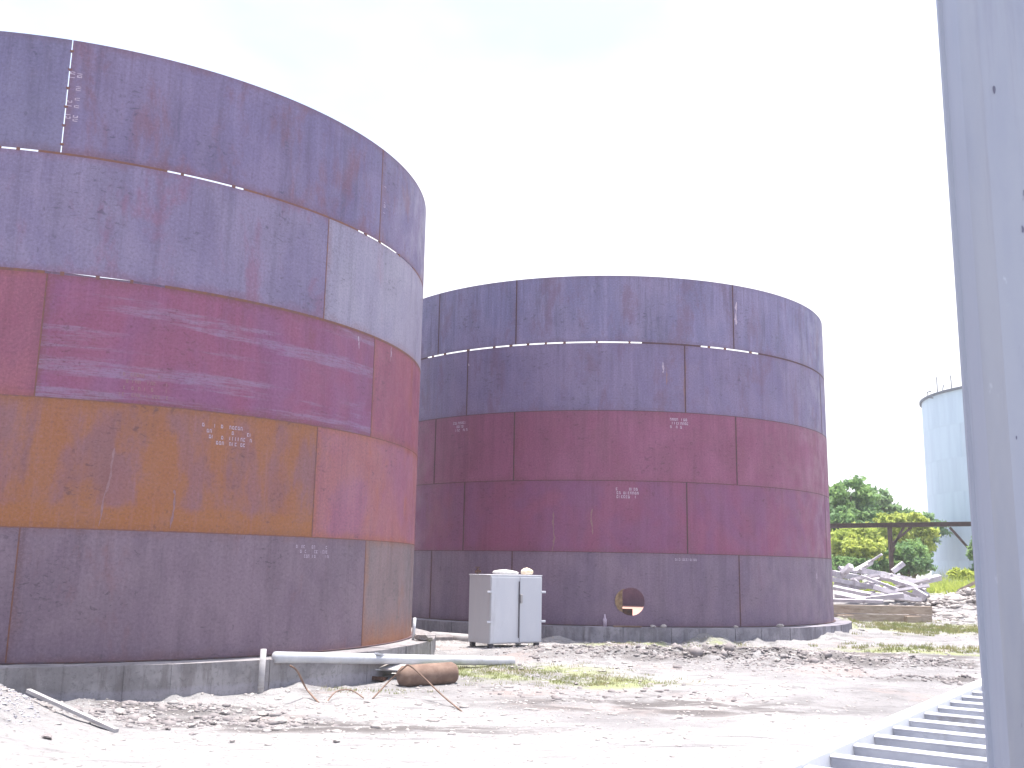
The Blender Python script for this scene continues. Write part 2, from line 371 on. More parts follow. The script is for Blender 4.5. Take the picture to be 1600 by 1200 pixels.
def arc_band(T, a0, a1, z0, z1, r0, r1, step=.2):
    """solid arc segment between radii r0<r1 and heights z0<z1"""
    n = max(2, int(abs(a1 - a0) * r1 / step)); V = []; F = []
    full = abs(abs(a1 - a0) - 2 * PI) < 1e-6
    for i in range(n + (0 if full else 1)):
        a = a0 + (a1 - a0) * i / n; c, s = math.cos(a), math.sin(a)
        V += [(r0 * c, r0 * s, z0), (r1 * c, r1 * s, z0), (r1 * c, r1 * s, z1), (r0 * c, r0 * s, z1)]
    m = n if full else n
    N = len(V)
    for i in range(m):
        b = 4 * i; d = (4 * (i + 1)) % N if full else 4 * (i + 1)
        for k in range(4): F.append((b + k, b + (k + 1) % 4, d + (k + 1) % 4, d + k))
    if not full: F += [(0, 3, 2, 1), (4 * n, 4 * n + 1, 4 * n + 2, 4 * n + 3)]
    return V, F
def vstrip(T, th, z0, z1, w, off, t=.012):
    h = w / 2 / T[2]; return arc_band(T, th - h, th + h, z0, z1, T[2] + off - t, T[2] + off, 1)

def S(name, *a, **k): return steel(name, *a, **k)
BL = (128, 122, 158)
mats1 = {
 'c1': S('grey_purple_scale', (118, 98, 116), (128, 108, 124), (122, 84, 84), .2, .4, edge=.35),
 'c1r': S('grey_tan_scale', (124, 112, 118), (136, 118, 122), (156, 104, 66), .2, .4, edge=.5, low=.8),
 'c2': S('orange_rusted_scale', (134, 96, 100), (128, 94, 106), (146, 98, 62), .25, .3, edge=.8, pat=1),
 'c2r': S('pinkish_scale', (146, 100, 120), (152, 104, 108), (160, 100, 70), .25, .35, edge=.6),
 'c3': S('maroon_primer_scuffed', (134, 82, 108), (128, 84, 116), (118, 72, 74), .1, .3, scuff=.5, scol=(146, 134, 164), edge=.6),
 'c3r': S('maroon_primer', (134, 84, 104), (142, 90, 104), (142, 88, 70), .15, .3, edge=.5),
 'c4': S('lilac_scale', (122, 110, 144), (134, 122, 152), (132, 92, 116), .35, .45, edge=.5),
 'c4r': S('light_grey_scale', (148, 140, 164), (156, 148, 168), (146, 116, 128), .15, .4, edge=.45),
 'c5': S('blue_lilac_scale', (112, 100, 138), (124, 110, 144), (120, 84, 98), .4, .55, edge=.6),
 'c5l': S('slate_scale', (112, 104, 140), (120, 112, 144), (112, 86, 100), .25, .45, edge=.5)}
mats2 = {
 'c1': S('far_grey_purple_scale', (118, 98, 124), (130, 108, 130), (120, 84, 100), .15, .4, edge=.3),
 'c2': S('far_maroon_primer', (134, 80, 108), (126, 80, 114), (120, 72, 84), .2, .35, edge=.3),
 'c3': S('far_wine_primer', (130, 78, 104), (138, 86, 114), (124, 76, 90), .2, .35, edge=.3),
 'c4': S('far_slate_scale', (120, 106, 144), (130, 114, 148), (118, 88, 116), .4, .45, edge=.35),
 'c5': S('far_streaked_scale', (120, 112, 150), (134, 122, 156), (118, 90, 118), .4, .8, edge=.4)}
M['chime'] = simple('dark_bottom_rim', (84, 72, 84), (96, 72, 70), .85, scale=8)

def frange_fill(closed_from, total, opens):
    pass
def build_tank(T, name, label, seams_odd, seams_even, pitch, pick, joint_gap, opens, vopen, hole=None, wm='weld', ww=.018):
    root = empty(name, (T[0], T[1], BASE), 0, label, 'tank')
    R = T[2]
    fl = link('floor_plate', mesh('floor_plate', *arc_band(T, 0, 2 * PI, 0.004, .018, .01, R - .012, .2)), M['floor'], root)
    link('bottom_rim', mesh('bottom_rim', *arc_band(T, 0, 2 * PI, .002, .020, R - .011, R + .05, .2)), M['chime'], root)
    for c in range(1, 6):
        s0 = seams_odd if c % 2 else seams_even
        z0 = (c - 1) * CH + (joint_gap.get(c - 1, .010) / 2 if c > 1 else .02); z1 = c * CH - (joint_gap.get(c, .010) / 2 if c < 5 else 0)
        n = 7; a = [s0 + i * pitch for i in range(n + 1)]; a.append(s0 + 2 * PI)
        for i in range(n + 1):
            a0, a1 = a[i], a[i + 1]
            vg = .006 / R
            vo0 = .012 / R if (c, i) in vopen else vg / 2
            lab = (c, i)
            h = hole[1] if hole and hole[0] == (c, i) else None
            me = plate_mesh(T, a0 + (vo0 if (c, i) in vopen else vg / 2), a1 - vg / 2, z0, z1, h)
            o = link('plate', me, pick(c, i), root)
            if (c, i) in vopen:
                # tack dogs only across the open vertical joint
                for q in np.arange(.12, CH - .1, .3):
                    v, f = arc_band(T, a0 - .02 / R, a0 + .035 / R, z0 + q, z0 + q + .03, R - .03, R + .004, 1)
                    link('weld_tack', mesh('weld_tack', v, f), M['weld'], root)
            else:
                link('weld_seam', mesh('weld_seam', *vstrip(T, a0, z0, z1, ww, .004)), M[wm], root)
    for j in range(1, 5):
        g_ = joint_gap.get(j, .010); zc = j * CH
        op = sorted(opens.get(j, []))
        # closed arcs = complement
        start = -PI; cl = []
        for a0, a1 in op: cl.append((start, a0)); start = a1
        cl.append((start, PI))
        for a0, a1 in cl:
            if a1 - a0 > .002:
                link('weld_seam', mesh('weld_seam', *arc_band(T, a0, a1, zc - g_ / 2 - .003, zc + g_ / 2 + .003, R - .012, R + .002)), M[wm], root)
        for a0, a1 in op:
            a = a0 + .03
            while a < a1 - .01:
                w = .006 + .006 * random.random()
                link('joint_key', mesh('joint_key', *arc_band(T, a, a + w, zc - g_ / 2 - .012, zc + g_ / 2 + .012, R - .03, R + .004, 1)), M['weld'], root)
                a += random.choice((.07, .09, .12))
    return root
M['floor'] = simple('rusty_floor_plate', (190, 150, 140), (164, 122, 112), .85, scale=3, dirt=(120, 80, 66))
D = math.radians
def th(T, u, v): return cyl(u, v, T)[0]
p1, p2 = D(49.3), D(48.4)
def pick1(c, i):
    k = {5: 'c5l' if i == 6 else 'c5', 4: 'c4', 3: 'c3' , 2: 'c2', 1: 'c1'}[c]
    # plate 0 starts at the seam left of the picture's middle; plate 1 is the one right of it
    if c == 4 and i == 1: k = 'c4r'
    if c == 2 and i == 1: k = 'c2r'
    if c == 3 and i in (1, 7): k = 'c3r'
    if c == 1 and i in (1,): k = 'c1r'
    if c == 5 and i == 7: k = 'c5l'
    return mats1[k]
t1 = build_tank(T1, 'steel_tank', 'large rusty unfinished steel tank nearest the camera, filling the left of the view', D(-72.8), D(-84.9), p1, pick1,
    {4: .028, 3: .036}, {4: [(th(T1, 2, 230), th(T1, 60, 234)), (th(T1, 262, 265), th(T1, 381, 293)), (th(T1, 560, 355), th(T1, 645, 421))],
     3: [(th(T1, 70, 424), th(T1, 258, 447))]}, {(5, 0)})
h2, hz2 = cyl(986, 940, T2)
t2 = build_tank(T2, 'steel_tank', 'smaller-looking rusty open steel tank farther back, with a round manhole cut near its foot', D(-113.3), D(-125.3), p2,
    lambda c, i: mats2['c%d' % c], {4: .040}, {4: [(th(T2, 668, 558), th(T2, 1003, 536)), (th(T2, 1095, 541), th(T2, 1185, 552))]}, set(), wm='weld2', ww=.035,
    hole=((1, 0), (h2 * T2[2], hz2 - BASE, .345)))
# small open slit drawn in the middle of a top seam only: the rest of it stays tacked
# manhole trim
V = []; F = []; hr = .345; hzl = hz2 - BASE      # curved ochre plate filling the left of the opening, straight on its right side
for rr_ in (-.03, -.05):
    for k in range(15):
        a = PI - .95 + 1.9 * k / 14; V.append(on(T2, h2 + math.cos(a) * (hr + .02) / T2[2], hzl + math.sin(a) * (hr + .02), rr_))
F = [tuple(range(15)), tuple(range(29, 14, -1))] + [(k, k + 1, k + 16, k + 15) for k in range(14)] + [(14, 0, 15, 29)]
M['ochre'] = simple('ochre_plate', (168, 142, 112), (128, 104, 84), .8, scale=9)
o = link('cover_plate', mesh('cover_plate', V, F), M['ochre'], t2); o['label'] = 'ochre plate filling the left side of the round manhole'
q0, q1 = cyl(965, 951, T2), cyl(989, 966, T2)
link('cover_plate', mesh('cover_plate', *arc_band(T2, q0[0], q1[0], q1[1] - BASE, q0[1] - BASE, T2[2] - .08, T2[2] - .06, .05)), M['rustdark'], t2)
V, F = [], []
for k in range(25):
    a = PI / 2 + .5 + (PI - 1.3) * k / 24; w = .05 * math.sin(PI * k / 24) + .012
    for q, off in ((hr, .004), (hr + w, .004), (hr + w, .02), (hr, .02)): V.append(on(T2, h2 + math.cos(a) * q / T2[2], hzl + math.sin(a) * q, off))
    if k:
        b = 4 * k
        for m_ in range(4): F.append((b - 4 + m_, b - 4 + (m_ + 1) % 4, b + (m_ + 1) % 4, b + m_))
F += [(0, 1, 2, 3), (99, 98, 97, 96)]
o = link('collar', mesh('collar', V, F), M['ochre'], t2)
# markings: rows of tiny unreadable white strokes
def stencil(root, T, u, v, w, rows, rowh, ch=.045, vert=False, mat='mark', dens=.6):
    a0, z0 = cyl(u, v, T); V = []; F = []
    def quad(x, z, dx, dz):
        b = len(V)
        for (p, q) in ((x, z), (x + dx, z), (x + dx, z + dz), (x, z + dz)):
            pp, qq = (p, q) if not vert else (-q, p)
            V.append(on(T, a0 + pp / T[2], z0 - BASE + qq, .003))
        F.append((b, b + 1, b + 2, b + 3))
    for r in range(rows):
        x = random.uniform(0, .15) * w; z = -r * rowh
        while x < w:
            if random.random() < dens:
                cw = ch * .62
                k = random.choice((0, 1, 2, 3))
                quad(x, z, cw * .28, ch)
                if k != 1: quad(x + cw * .3, z + ch * .75, cw * .55, ch * .25)
                if k > 1: quad(x + cw * .3, z, cw * .55, ch * .25)
                if k == 3 or k == 0: quad(x + cw * .72, z, cw * .28, ch * .7)
                x += cw * 1.35
            else: x += ch * random.uniform(.8, 2)
    o = link('paint_marking', mesh('paint_marking', V, F), M[mat], root); return tag(o, kind='stuff')
stencil(t1, T1, 315, 666, .80, 4, .085, .055)
stencil(t1, T1, 458, 856, .80, 3, .075, .05)
stencil(t1, T1, 108, 205, 1.05, 2, .10, .07, vert=True)
stencil(t1, T1, 601, 343, .8, 1, .10, .06, vert=True)
stencil(t1, T1, 175, 585, .8, 4, .10, .05, mat='drip', dens=.5)
stencil(t2, T2, 708, 664, .48, 3, .10, .07, dens=.8)
stencil(t2, T2, 1045, 657, .50, 3, .10, .07, dens=.8)
stencil(t2, T2, 962, 766, .55, 3, .10, .07, dens=.8)
stencil(t2, T2, 1050, 876, .75, 1, .08, .06, dens=.8)
def streakmark(root, T, pts, w=.02, name='chalk_slit_mark', mat='mark'):
    V = []; F = []; A0_ = [cyl(u, v, T) for u, v in pts]; A = []
    for (a, z), (b, y) in zip(A0_, A0_[1:]): A += [(a + (b - a) * k / 4 + random.uniform(-.3, .3) * w / T[2], z + (y - z) * k / 4) for k in range(4)]
    A.append(A0_[-1])
    for k, (a, z) in enumerate(A):
        ww = w * (.25 + 1.0 * random.random()) / 2 / T[2] * (1 if 0 < k < len(A) - 1 else .3)
        V += [on(T, a - ww, z - BASE, .003), on(T, a + ww, z - BASE, .003)]
        if k: F.append((2 * k - 2, 2 * k - 1, 2 * k + 1, 2 * k))
    return link(name, mesh(name, V, F), M[mat], root)
streakmark(t1, T1, [(560, 525), (561, 535), (561, 546)], .03); streakmark(t1, T1, [(611, 541), (611, 553), (610, 565)], .025)
streakmark(t1, T1, [(178, 700), (174, 735), (166, 765), (160, 790), (154, 822)], .035, 'pale_drip', 'drip')
streakmark(t1, T1, [(272, 765), (274, 775), (270, 800), (266, 826)], .035, 'pale_drip', 'drip')
streakmark(t2, T2, [(865, 800), (864, 820), (866, 840), (863, 862)], .045, 'pale_drip', 'drip')
streakmark(t2, T2, [(925, 795), (924, 815), (926, 835)], .04, 'pale_drip', 'drip')
streakmark(t2, T2, [(1036, 566), (1037, 575), (1036, 583)], .05); streakmark(t2, T2, [(1041, 572), (1042, 590), (1041, 602)], .03, mat='drip')
streakmark(t2, T2, [(1150, 472), (1150, 490), (1150, 508)], .06)  # open slit in the seam; sky glare behind it painted as white
streakmark(t2, T2, [(1276, 895), (1276, 905)], .05); streakmark(t2, T2, [(731, 565), (733, 572)], .06)
streakmark(t2, T2, [(1070, 548), (1071, 575), (1069, 600), (1070, 640)], .03, mat='drip')

# ------------------------------------------------------------------ ring walls
def ring(T, name, label, n, mat, gap, rag, rec=.03):
    root = empty(name, (T[0], T[1], 0), 0, label, 'foundation')
    R = T[2]; r1 = R + .5
    core = link('core', mesh('core', *arc_band(T, 0, 2 * PI, -.45, BASE - .012, R - .5, r1 - rec, .25)), mat, root)
    a = 0; rr = random.Random(3)
    edges = [i * 2 * PI / n + rr.uniform(-1, 1) * rag * 2 * PI / n for i in range(n)]; edges.append(edges[0] + 2 * PI)
    for i in range(n):
        g_ = gap / r1 / 2; dr = rr.uniform(-.012, .012); dz = rr.uniform(-.008, .0)
        V, F = arc_band(T, edges[i] + g_, edges[i + 1] - g_, -.45, BASE + dz, R - .5, r1 + dr, .22)
        V = [(x + .012 * (vnoise(np.array(x * 5), np.array(z * 6 + y * 4), 2) - .5), y + .012 * (vnoise(np.array(y * 5), np.array(z * 5), 4) - .5), z) for x, y, z in V]
        link('block', mesh('block', V, F), mat, root)
    return root
# the core stays 3 cm inside the blocks so that the joints read as recessed
r1_ = ring(T1, 'ring_foundation', 'grey concrete ring wall under the nearest tank on the left', 64, M['conc'], .003, .2, .008)
r2_ = ring(T2, 'ring_foundation', 'cracked concrete ring wall under the farther tank with the manhole', 52, M['conc2'], .02, .2)
for r_ in (r1_, r2_): r_.location.z = 0
# ------------------------------------------------------------------ objects near the tanks
def pix_ground(u, v): return Vector(GP(u, v))
# upright post
bx0, by0 = (T1[0] + 7.42 * math.cos(th((T1[0], T1[1], 7.42), 408, 1060)), T1[1] + 7.42 * math.sin(th((T1[0], T1[1], 7.42), 408, 1060)))
zt = AT(411, 1014, by0)[2]
bm = bmesh.new(); tube(bm, [(0, 0, -.1), (.01, 0, zt)], .045, 12); o = bm_obj('post', bm, M['galv'], None, True); o.location = (bx0, by0, 0)
tag(o, 'short upright pale pipe stub standing against the near ring wall', 'pipe')
# long pipe
a_ = AT(430, 1027, 15.25); b_ = GP(800, 1038)
bm = bmesh.new(); tube(bm, [a_, (b_[0], b_[1], b_[2] + .06)], .085, 16)
o = bm_obj('pipe', bm, M['white'], None, True); tag(o, 'long white pipe lying from the near ring wall down to the ground', 'pipe')
bm = bmesh.new(); p = AT(588, 1021, 16.9); q = AT(625, 1032, 17.6); bar(bm, p, q, .07, .03)
o = bm_obj('board', bm, M['white']); tag(o, 'short white board resting on top of the long white pipe', 'board')
# rusty cylinder
p = pix_ground(622, 1072) + Vector((0, 0, .14)); q = pix_ground(712, 1066) + Vector((0, 0, .15))
d = (q - p); bm = bmesh.new()
tube(bm, [p - d * .0, p + d * .03, p + d * .08, p + d * .3, p + d * .92, p + d * .97, q], [.07, .13, .17, .18, .18, .15, .07], 18)
o = bm_obj('steel_cylinder', bm, M['rust'], None, True); tag(o, 'rust-brown gas cylinder lying on the ground in front of the ring wall', 'cylinder')
# scrap sheets
scr = [((566, 1046), (612, 1052), .30, 'white'), ((558, 1058), (602, 1066), .26, 'rustdark'), ((590, 1040), (655, 1046), .34, 'galv'), ((612, 1048), (668, 1042), .28, 'galv'),
       ((576, 1052), (626, 1060), .22, 'white'), ((600, 1060), (640, 1056), .20, 'rustdark'), ((622, 1052), (664, 1050), .24, 'galv')]
scl = ['white scrap strip leaning at the left of the scrap stack', 'dark rusty scrap angle lowest at the left of the stack', 'grey scrap sheet on top of the stack below the pipe',
       'grey scrap sheet pointing up at the right of the stack', 'pale scrap strip crossing the front of the scrap stack', 'dark rusty plate under the middle of the scrap stack', 'grey sheet at the back right of the scrap stack']
for k, ((u0, v0), (u1, v1), w, m) in enumerate(scr):
    Y = 17.1 + .12 * k
    p = Vector(AT(u0, v0, Y)); q = Vector(AT(u1, v1, Y + random.uniform(-.4, .6))); 
    for s_ in (p, q): s_.z = max(s_.z, gh(s_.x, s_.y) + .03)
    bm = bmesh.new(); bar(bm, p, q, w, .018 if m != 'rustdark' else .06, random.uniform(-.25, .25)); o = bm_obj('metal_sheet', bm, M[m]); tag(o, scl[k], 'scrap metal', 'scrap metal stacked under the white pipe')
# bent rebar
def wire(pts, r, label):
    P = []
    for u, v, dz in pts:
        x, y, z = GP(u, v); P.append(Vector((x, y, z + dz)))
    Q = []
    for i in range(len(P) - 1):
        p0, p1_, p2_, p3 = P[max(i - 1, 0)], P[i], P[i + 1], P[min(i + 2, len(P) - 1)]
        for k in range(6):
            t = k / 6; Q.append(.5 * ((2 * p1_) + (p2_ - p0) * t + (2 * p0 - 5 * p1_ + 4 * p2_ - p3) * t * t + (-p0 + 3 * p1_ - 3 * p2_ + p3) * t**3))
    Q.append(P[-1]); bm = bmesh.new(); tube(bm, Q, r, 6); o = bm_obj('steel_rod', bm, M['rust'], None, True); tag(o, label, 'rod', 'bent rods in front of the ring wall')
wire([(498, 1098, .0), (478, 1090, .12), (462, 1096, .4), (450, 1100, .5)], .014, 'straight rusty rod rising to the left, nearest the upright pipe stub')
wire([(510, 1098, .0), (525, 1092, .1), (548, 1090, .1), (568, 1093, .02)], .010, 'low arched rusty rod between two other bent rods')
wire([(582, 1092, .0), (606, 1088, .2), (628, 1090, .4), (638, 1090, .44), (660, 1092, .3), (690, 1100, .12), (722, 1112, .0)], .012, 'long rusty rod bent to a peak beside the lying cylinder')
# board by the gravel mound
p = Vector(GP(182, 1144)) + Vector((0, 0, .02)); q = Vector(AT(44, 1079, p.y + .7))
bm = bmesh.new(); bar(bm, p, q, .06, .04); o = bm_obj('wooden_pole', bm, M['galv']); tag(o, 'long thin plank leaning on the pale gravel mound', 'plank')

# cabinet
cx, cy, cz = GP(786, 1011); cy += .35; W, Dp, Hh = 1.40, .92, 1.49
cabz = gh(cx, cy) + .07
lft = AT(764, 1011, cy - .35)
cab = empty('cabinet', (cx + .03, cy, cabz), D(33), 'grey metal two-door cabinet standing on the ground in front of the far tank', 'cabinet')
M['cab'] = simple('cabinet_paint', (196, 197, 204), (188, 190, 199), .45, .4, scale=2, dirt=(140, 136, 140), dirt_amt=.35, stretch=(1, 1, .3), bump=.05)
M['cabd'] = simple('cabinet_dark', (80, 76, 86), None, .6)
bm = bmesh.new(); bx(bm, (0, 0, Hh / 2), (W, Dp, Hh), None, .012); bm_obj('cabinet_body', bm, M['cab'], cab)
bm = bmesh.new(); bx(bm, (0, 0, Hh + .012), (W + .02, Dp + .02, .024), None, .006); bm_obj('top_panel', bm, M['cab'], cab)
for s_, w in ((-1, W * .54), (1, W * .43)):
    x0 = -W / 2 + .012 + w / 2 if s_ < 0 else W / 2 - .012 - w / 2
    bm = bmesh.new(); bx(bm, (x0, -Dp / 2 - .014, Hh / 2), (w, .024, Hh - .05), None, .007); dr_ = bm_obj('door', bm, M['cab'], cab)
    for zz in (.32 * Hh, .76 * Hh):
        bm = bmesh.new(); bx(bm, (s_ * (W / 2 + .03), -Dp / 2 - .02, zz), (.13, .04, .05), None, .01); bm_obj('hinge', bm, M['cab'], dr_)
bm = bmesh.new(); tube(bm, [(.045, -Dp / 2 - .05, .12), (.045, -Dp / 2 - .05, Hh - .12)], .012, 8); bm_obj('lock_rod', bm, M['cabd'], cab)
bm = bmesh.new(); bx(bm, (.10, -Dp / 2 - .055, Hh * .66), (.05, .06, .2), None, .012); bm_obj('handle', bm, M['galv'], cab)
for sx in (-1, 1):
    for sy in (-1, 1):
        bm = bmesh.new(); bx(bm, (sx * (W / 2 - .08), sy * (Dp / 2 - .08), -.05), (.1, .1, .1)); bm_obj('foot', bm, M['cabd'], cab)
def blob(name, loc, s, mat, label, cat, seed=1, rz=0, amp=.25):
    V, F = ICO2; V = V.copy(); n = vnoise(V[:, 0] * 1.7 + 5, V[:, 1] * 1.7 + V[:, 2] * 1.3 + 9, seed) - .5
    V = V * (1 + amp * n[:, None]); V[:, 2] = np.maximum(V[:, 2], -.55); V = V * np.array(s)
    o = link(name, mesh(name, V, F, True), mat); o.location = loc; o.rotation_euler = (0, 0, rz); return tag(o, label, cat)
ztop = cabz + Hh + .03
blob('sack', (cx + .02, cy - .05, ztop + .04), (.34, .20, .07), M['bag'], 'flat white sack lying on top of the grey cabinet', 'sack', 3, .1)
blob('bundle', (cx + .52, cy - .0, ztop + .055), (.15, .12, .10), M['yel'], 'small rounded cream bundle on the right of the cabinet top', 'bundle', 5)
bm = bmesh.new(); tube(bm, [(0, 0, -.05), (0, 0, .1)], .025, 8); tube(bm, [(-.06, 0, .02), (.08, 0, .03)], .03, 8); bx(bm, (0, 0, .12), (.12, .03, .02))
o = bm_obj('valve', bm, M['rustdark']); o.location = (cx - .62, cy - .12, ztop + .03); tag(o, 'small dark rusty valve on the left corner of the cabinet top', 'valve')

# things between the tanks and on the ring
bm = bmesh.new(); p = Vector(AT(676, 995, 25.6)); q = Vector(AT(740, 1000, 24.6)); tube(bm, [p, q], .13, 14)
o = bm_obj('log', bm, M['galv'], None, True); tag(o, 'pale thick pipe lying on the ground between the tank rings, left of the cabinet', 'pipe')
bm = bmesh.new(); p = Vector(AT(690, 1001, 24.8)); bx(bm, p, (.5, .3, .22), Matrix.Rotation(.4, 3, 'Z'), .03)
o = bm_obj('concrete_block', bm, M['clod']); tag(o, 'dark broken block under the pale pipe left of the cabinet', 'block')
th_ = D(-6)
px_, py_ = T1[0] + 7.1 * math.cos(th_), T1[1] + 7.1 * math.sin(th_)
bm = bmesh.new(); p = AT(647, 975, py_); tube(bm, [(px_ - .1, py_, BASE), (px_ - .08, py_, BASE + .42)], .03, 8)
o = bm_obj('post', bm, M['white'], None, True); tag(o, 'tiny white stake standing on the near ring behind the tank edge', 'stake')
def onring(u, v, T, r, z=BASE):
    a = th((T[0], T[1], T[2] + r), u, v); return T[0] + (T[2] + r) * math.cos(a), T[1] + (T[2] + r) * math.sin(a), z
def stone_mesh(seed, dark=False):
    V, F = ICO2; V = V.copy(); n = vnoise(V[:, 0] * 2 + 7, V[:, 1] * 2 + V[:, 2] * 1.7 + 9, seed) - .5
    V = V * (1 + .9 * n[:, None]); V[:, 2] *= .6; me = mesh('stone', V, F); me.materials.append(M['clod'] if dark else M['stone']); return me
for k, (u, v, T, s_, l) in enumerate([(662, 990, T1, .16, 'dark stone on the right shoulder of the near ring wall'), (1020, 980, T2, .07, 'small pale stone on the far ring right of the manhole'),
      (1036, 980, T2, .09, 'second small pale stone on the far ring, further right of the manhole'), (1220, 978, T2, .09, 'pale stone on the far ring near its right end'),
      (1150, 980, T2, .06, 'tiny stone on the far ring below the vertical plate seam')]):
    o = link('stone', stone_mesh(60 + k, k == 0)); x, y, z = onring(u, v, T, .3 if k else .4); o.location = (x, y, z + s_ * .4); o.scale = (s_,) * 3; o.rotation_euler = (0, 0, k); tag(o, l, 'stone')
bx_, by_, bz_ = onring(945, 975, T2, .2)
bm = bmesh.new(); tube(bm, [(0, 0, 0), (0, 0, .17), (0, 0, .23), (0, 0, .30)], [.05, .05, .02, .018], 12)
o = bm_obj('bottle', bm, M['mark'], None, True); o.location = (bx_, by_, bz_); tag(o, 'small pale bottle standing on the far ring wall left below the manhole', 'bottle')
bm = bmesh.new(); bx(bm, (0, 0, .02), (.7, .2, .03)); o = bm_obj('plate_scrap', bm, M['rust']); o.location = onring(980, 983, T2, .3); tag(o, 'flat rusty strip lying on the far ring under the manhole', 'scrap metal')

# ------------------------------------------------------------------ loose stones
stl = [(640, 1011), (800, 1044), (812, 1040), (815, 1047), (838, 1032), (866, 1035), (856, 1014), (964, 1045), (985, 1042), (1062, 1042), (352, 1040 + 74), (333, 1132), (238, 1122), (186, 1116), (224, 1128),
       (262, 1140), (300, 1136), (74, 1154), (302, 1105), (410, 1118), (436, 1128), (398, 1126), (526, 1160), (362, 1160), (1110, 1058), (1215, 1040), (1240, 1030), (1470, 1030), (1488, 1032), (1395, 1128), (900, 1070), (1000, 1066)]
stm = [stone_mesh(s) for s in range(5)] + [stone_mesh(s + 20, True) for s in range(3)]
for k, (u, v) in enumerate(stl):
    x, y, z = GP(u, v); dk = random.random() < .25
    o = link('stone', random.choice(stm[5:] if dk else stm[:5])); s_ = random.uniform(.03, .07); o.location = (x, y, z + .02); o.scale = (s_ * random.uniform(1, 1.5), s_, s_ * .9); o.rotation_euler = (0, 0, random.uniform(0, 6))
    tag(o, 'loose fist-sized stone lying on the bare pale ground of the yard', 'stone', 'loose stones on the yard ground')

def scatter(name, pts, sizes, mat, flat=.6, tmpl=ICO1):
    V0, F0 = tmpl; F0 = np.array(F0); n = len(pts); nv = len(V0)
    J = 1 + .75 * (rng.random((n, nv)) - .5)
    S_ = np.stack([sizes * rng.uniform(.8, 1.5, n), sizes * rng.uniform(.7, 1.2, n), sizes * rng.uniform(.5, 1, n) * flat], 1)
    a = rng.uniform(0, 6.28, n); c, s = np.cos(a), np.sin(a)
    P = V0[None] * J[..., None] * S_[:, None]
    X = P[..., 0] * c[:, None] - P[..., 1] * s[:, None]; Y = P[..., 0] * s[:, None] + P[..., 1] * c[:, None]
    V = np.stack([X, Y, P[..., 2]], -1) + pts[:, None]
    F = (F0[None] + (np.arange(n) * nv)[:, None, None]).reshape(-1, 3)
    return tri_mesh(name, V.reshape(-1, 3), F, mat)
def tri_mesh(name, V, F, mat):
    me = bpy.data.meshes.new(name); me.vertices.add(len(V)); me.vertices.foreach_set('co', V.astype(np.float32).ravel())
    k = F.shape[1]; me.loops.add(F.size); me.loops.foreach_set('vertex_index', F.astype(np.int32).ravel()); me.polygons.add(len(F))
    me.polygons.foreach_set('loop_start', np.arange(len(F), dtype=np.int32) * k); me.update(); me.validate()
    return link(name, me, mat)
def in_ring(x, y):
    return (np.hypot(x - T1[0], y - T1[1]) < T1[2] + .52) | (np.hypot(x - T2[0], y - T2[1]) < T2[2] + .52)
def cloud(specs):
    P = []
    for cx_, cy_, rx, ry, n in specs:
        a = rng.normal(0, .5, (n, 2)); x = cx_ + a[:, 0] * rx; y = cy_ + a[:, 1] * ry
        P.append(np.stack([x, y], 1))
    P = np.concatenate(P); P = P[~in_ring(P[:, 0], P[:, 1])]
    return np.column_stack([P, ground_h(P[:, 0], P[:, 1])])
g1 = GP(230, 1125); g2 = GP(1150, 1025); g3 = GP(1250, 1040); g4 = GP(70, 1160); g5 = GP(420, 1130); g6 = GP(900, 1085)
P = cloud([(g1[0], g1[1], 1.1, .5, 260), (g2[0], g2[1], 3.0, .9, 420), (g3[0], g3[1], 2.2, 1.0, 260), (g5[0], g5[1], .8, .4, 70), (g6[0], g6[1], 2.5, 1.0, 120), (6, 23.4, 3, .5, 200)] + [(a, b, c * 1.1, d * 1.2, int(500 * c * d)) for a, b, c, d, e in RIDG])
tag(scatter('dark_clods', P, rng.lognormal(-3.8, .5, len(P)), M['clod'], .9), 'dark earth clods strewn along the churned ruts of the yard', 'clods', kind='stuff')
P = cloud([(0, 17, 9, 7, 2600), (5, 22, 7, 3, 1500), (-3, 13, 5, 2, 900), (13, 31, 6, 5, 1200), (2, 24.6, 9, 1.0, 900)])
tag(scatter('gravel', P, rng.lognormal(-3.9, .45, len(P)), M['stone']), 'pale loose gravel scattered thinly over the yard ground', 'gravel', kind='stuff')
n = 9000; P = np.stack([rng.normal(-7.3, 1.15, n), rng.normal(10.9, 1.0, n)], 1); P = P[np.hypot((P[:, 0] + 7.7) / 2.5, (P[:, 1] - 10.9) / 2.2) < 1.05]; P = np.column_stack([P, ground_h(P[:, 0], P[:, 1])])
M['pgrav'] = simple('pale_gravel', (178, 178, 184), (150, 148, 156), .9, scale=14)
tag(scatter('gravel_mound', P, rng.lognormal(-4.1, .3, len(P)), M['pgrav']), 'fine pale grey gravel mound in the lower left corner', 'gravel', kind='stuff')
n = 3800; P = np.stack([rng.normal(18.0, 1.7, n), rng.normal(35.8, 1.3, n)], 1); P = np.column_stack([P, ground_h(P[:, 0], P[:, 1])])
tag(scatter('stone_heap', P, rng.lognormal(-2.5, .45, len(P)), M['stone']), 'heap of broken stones beside the white beams, left of the column', 'rubble', kind='stuff')

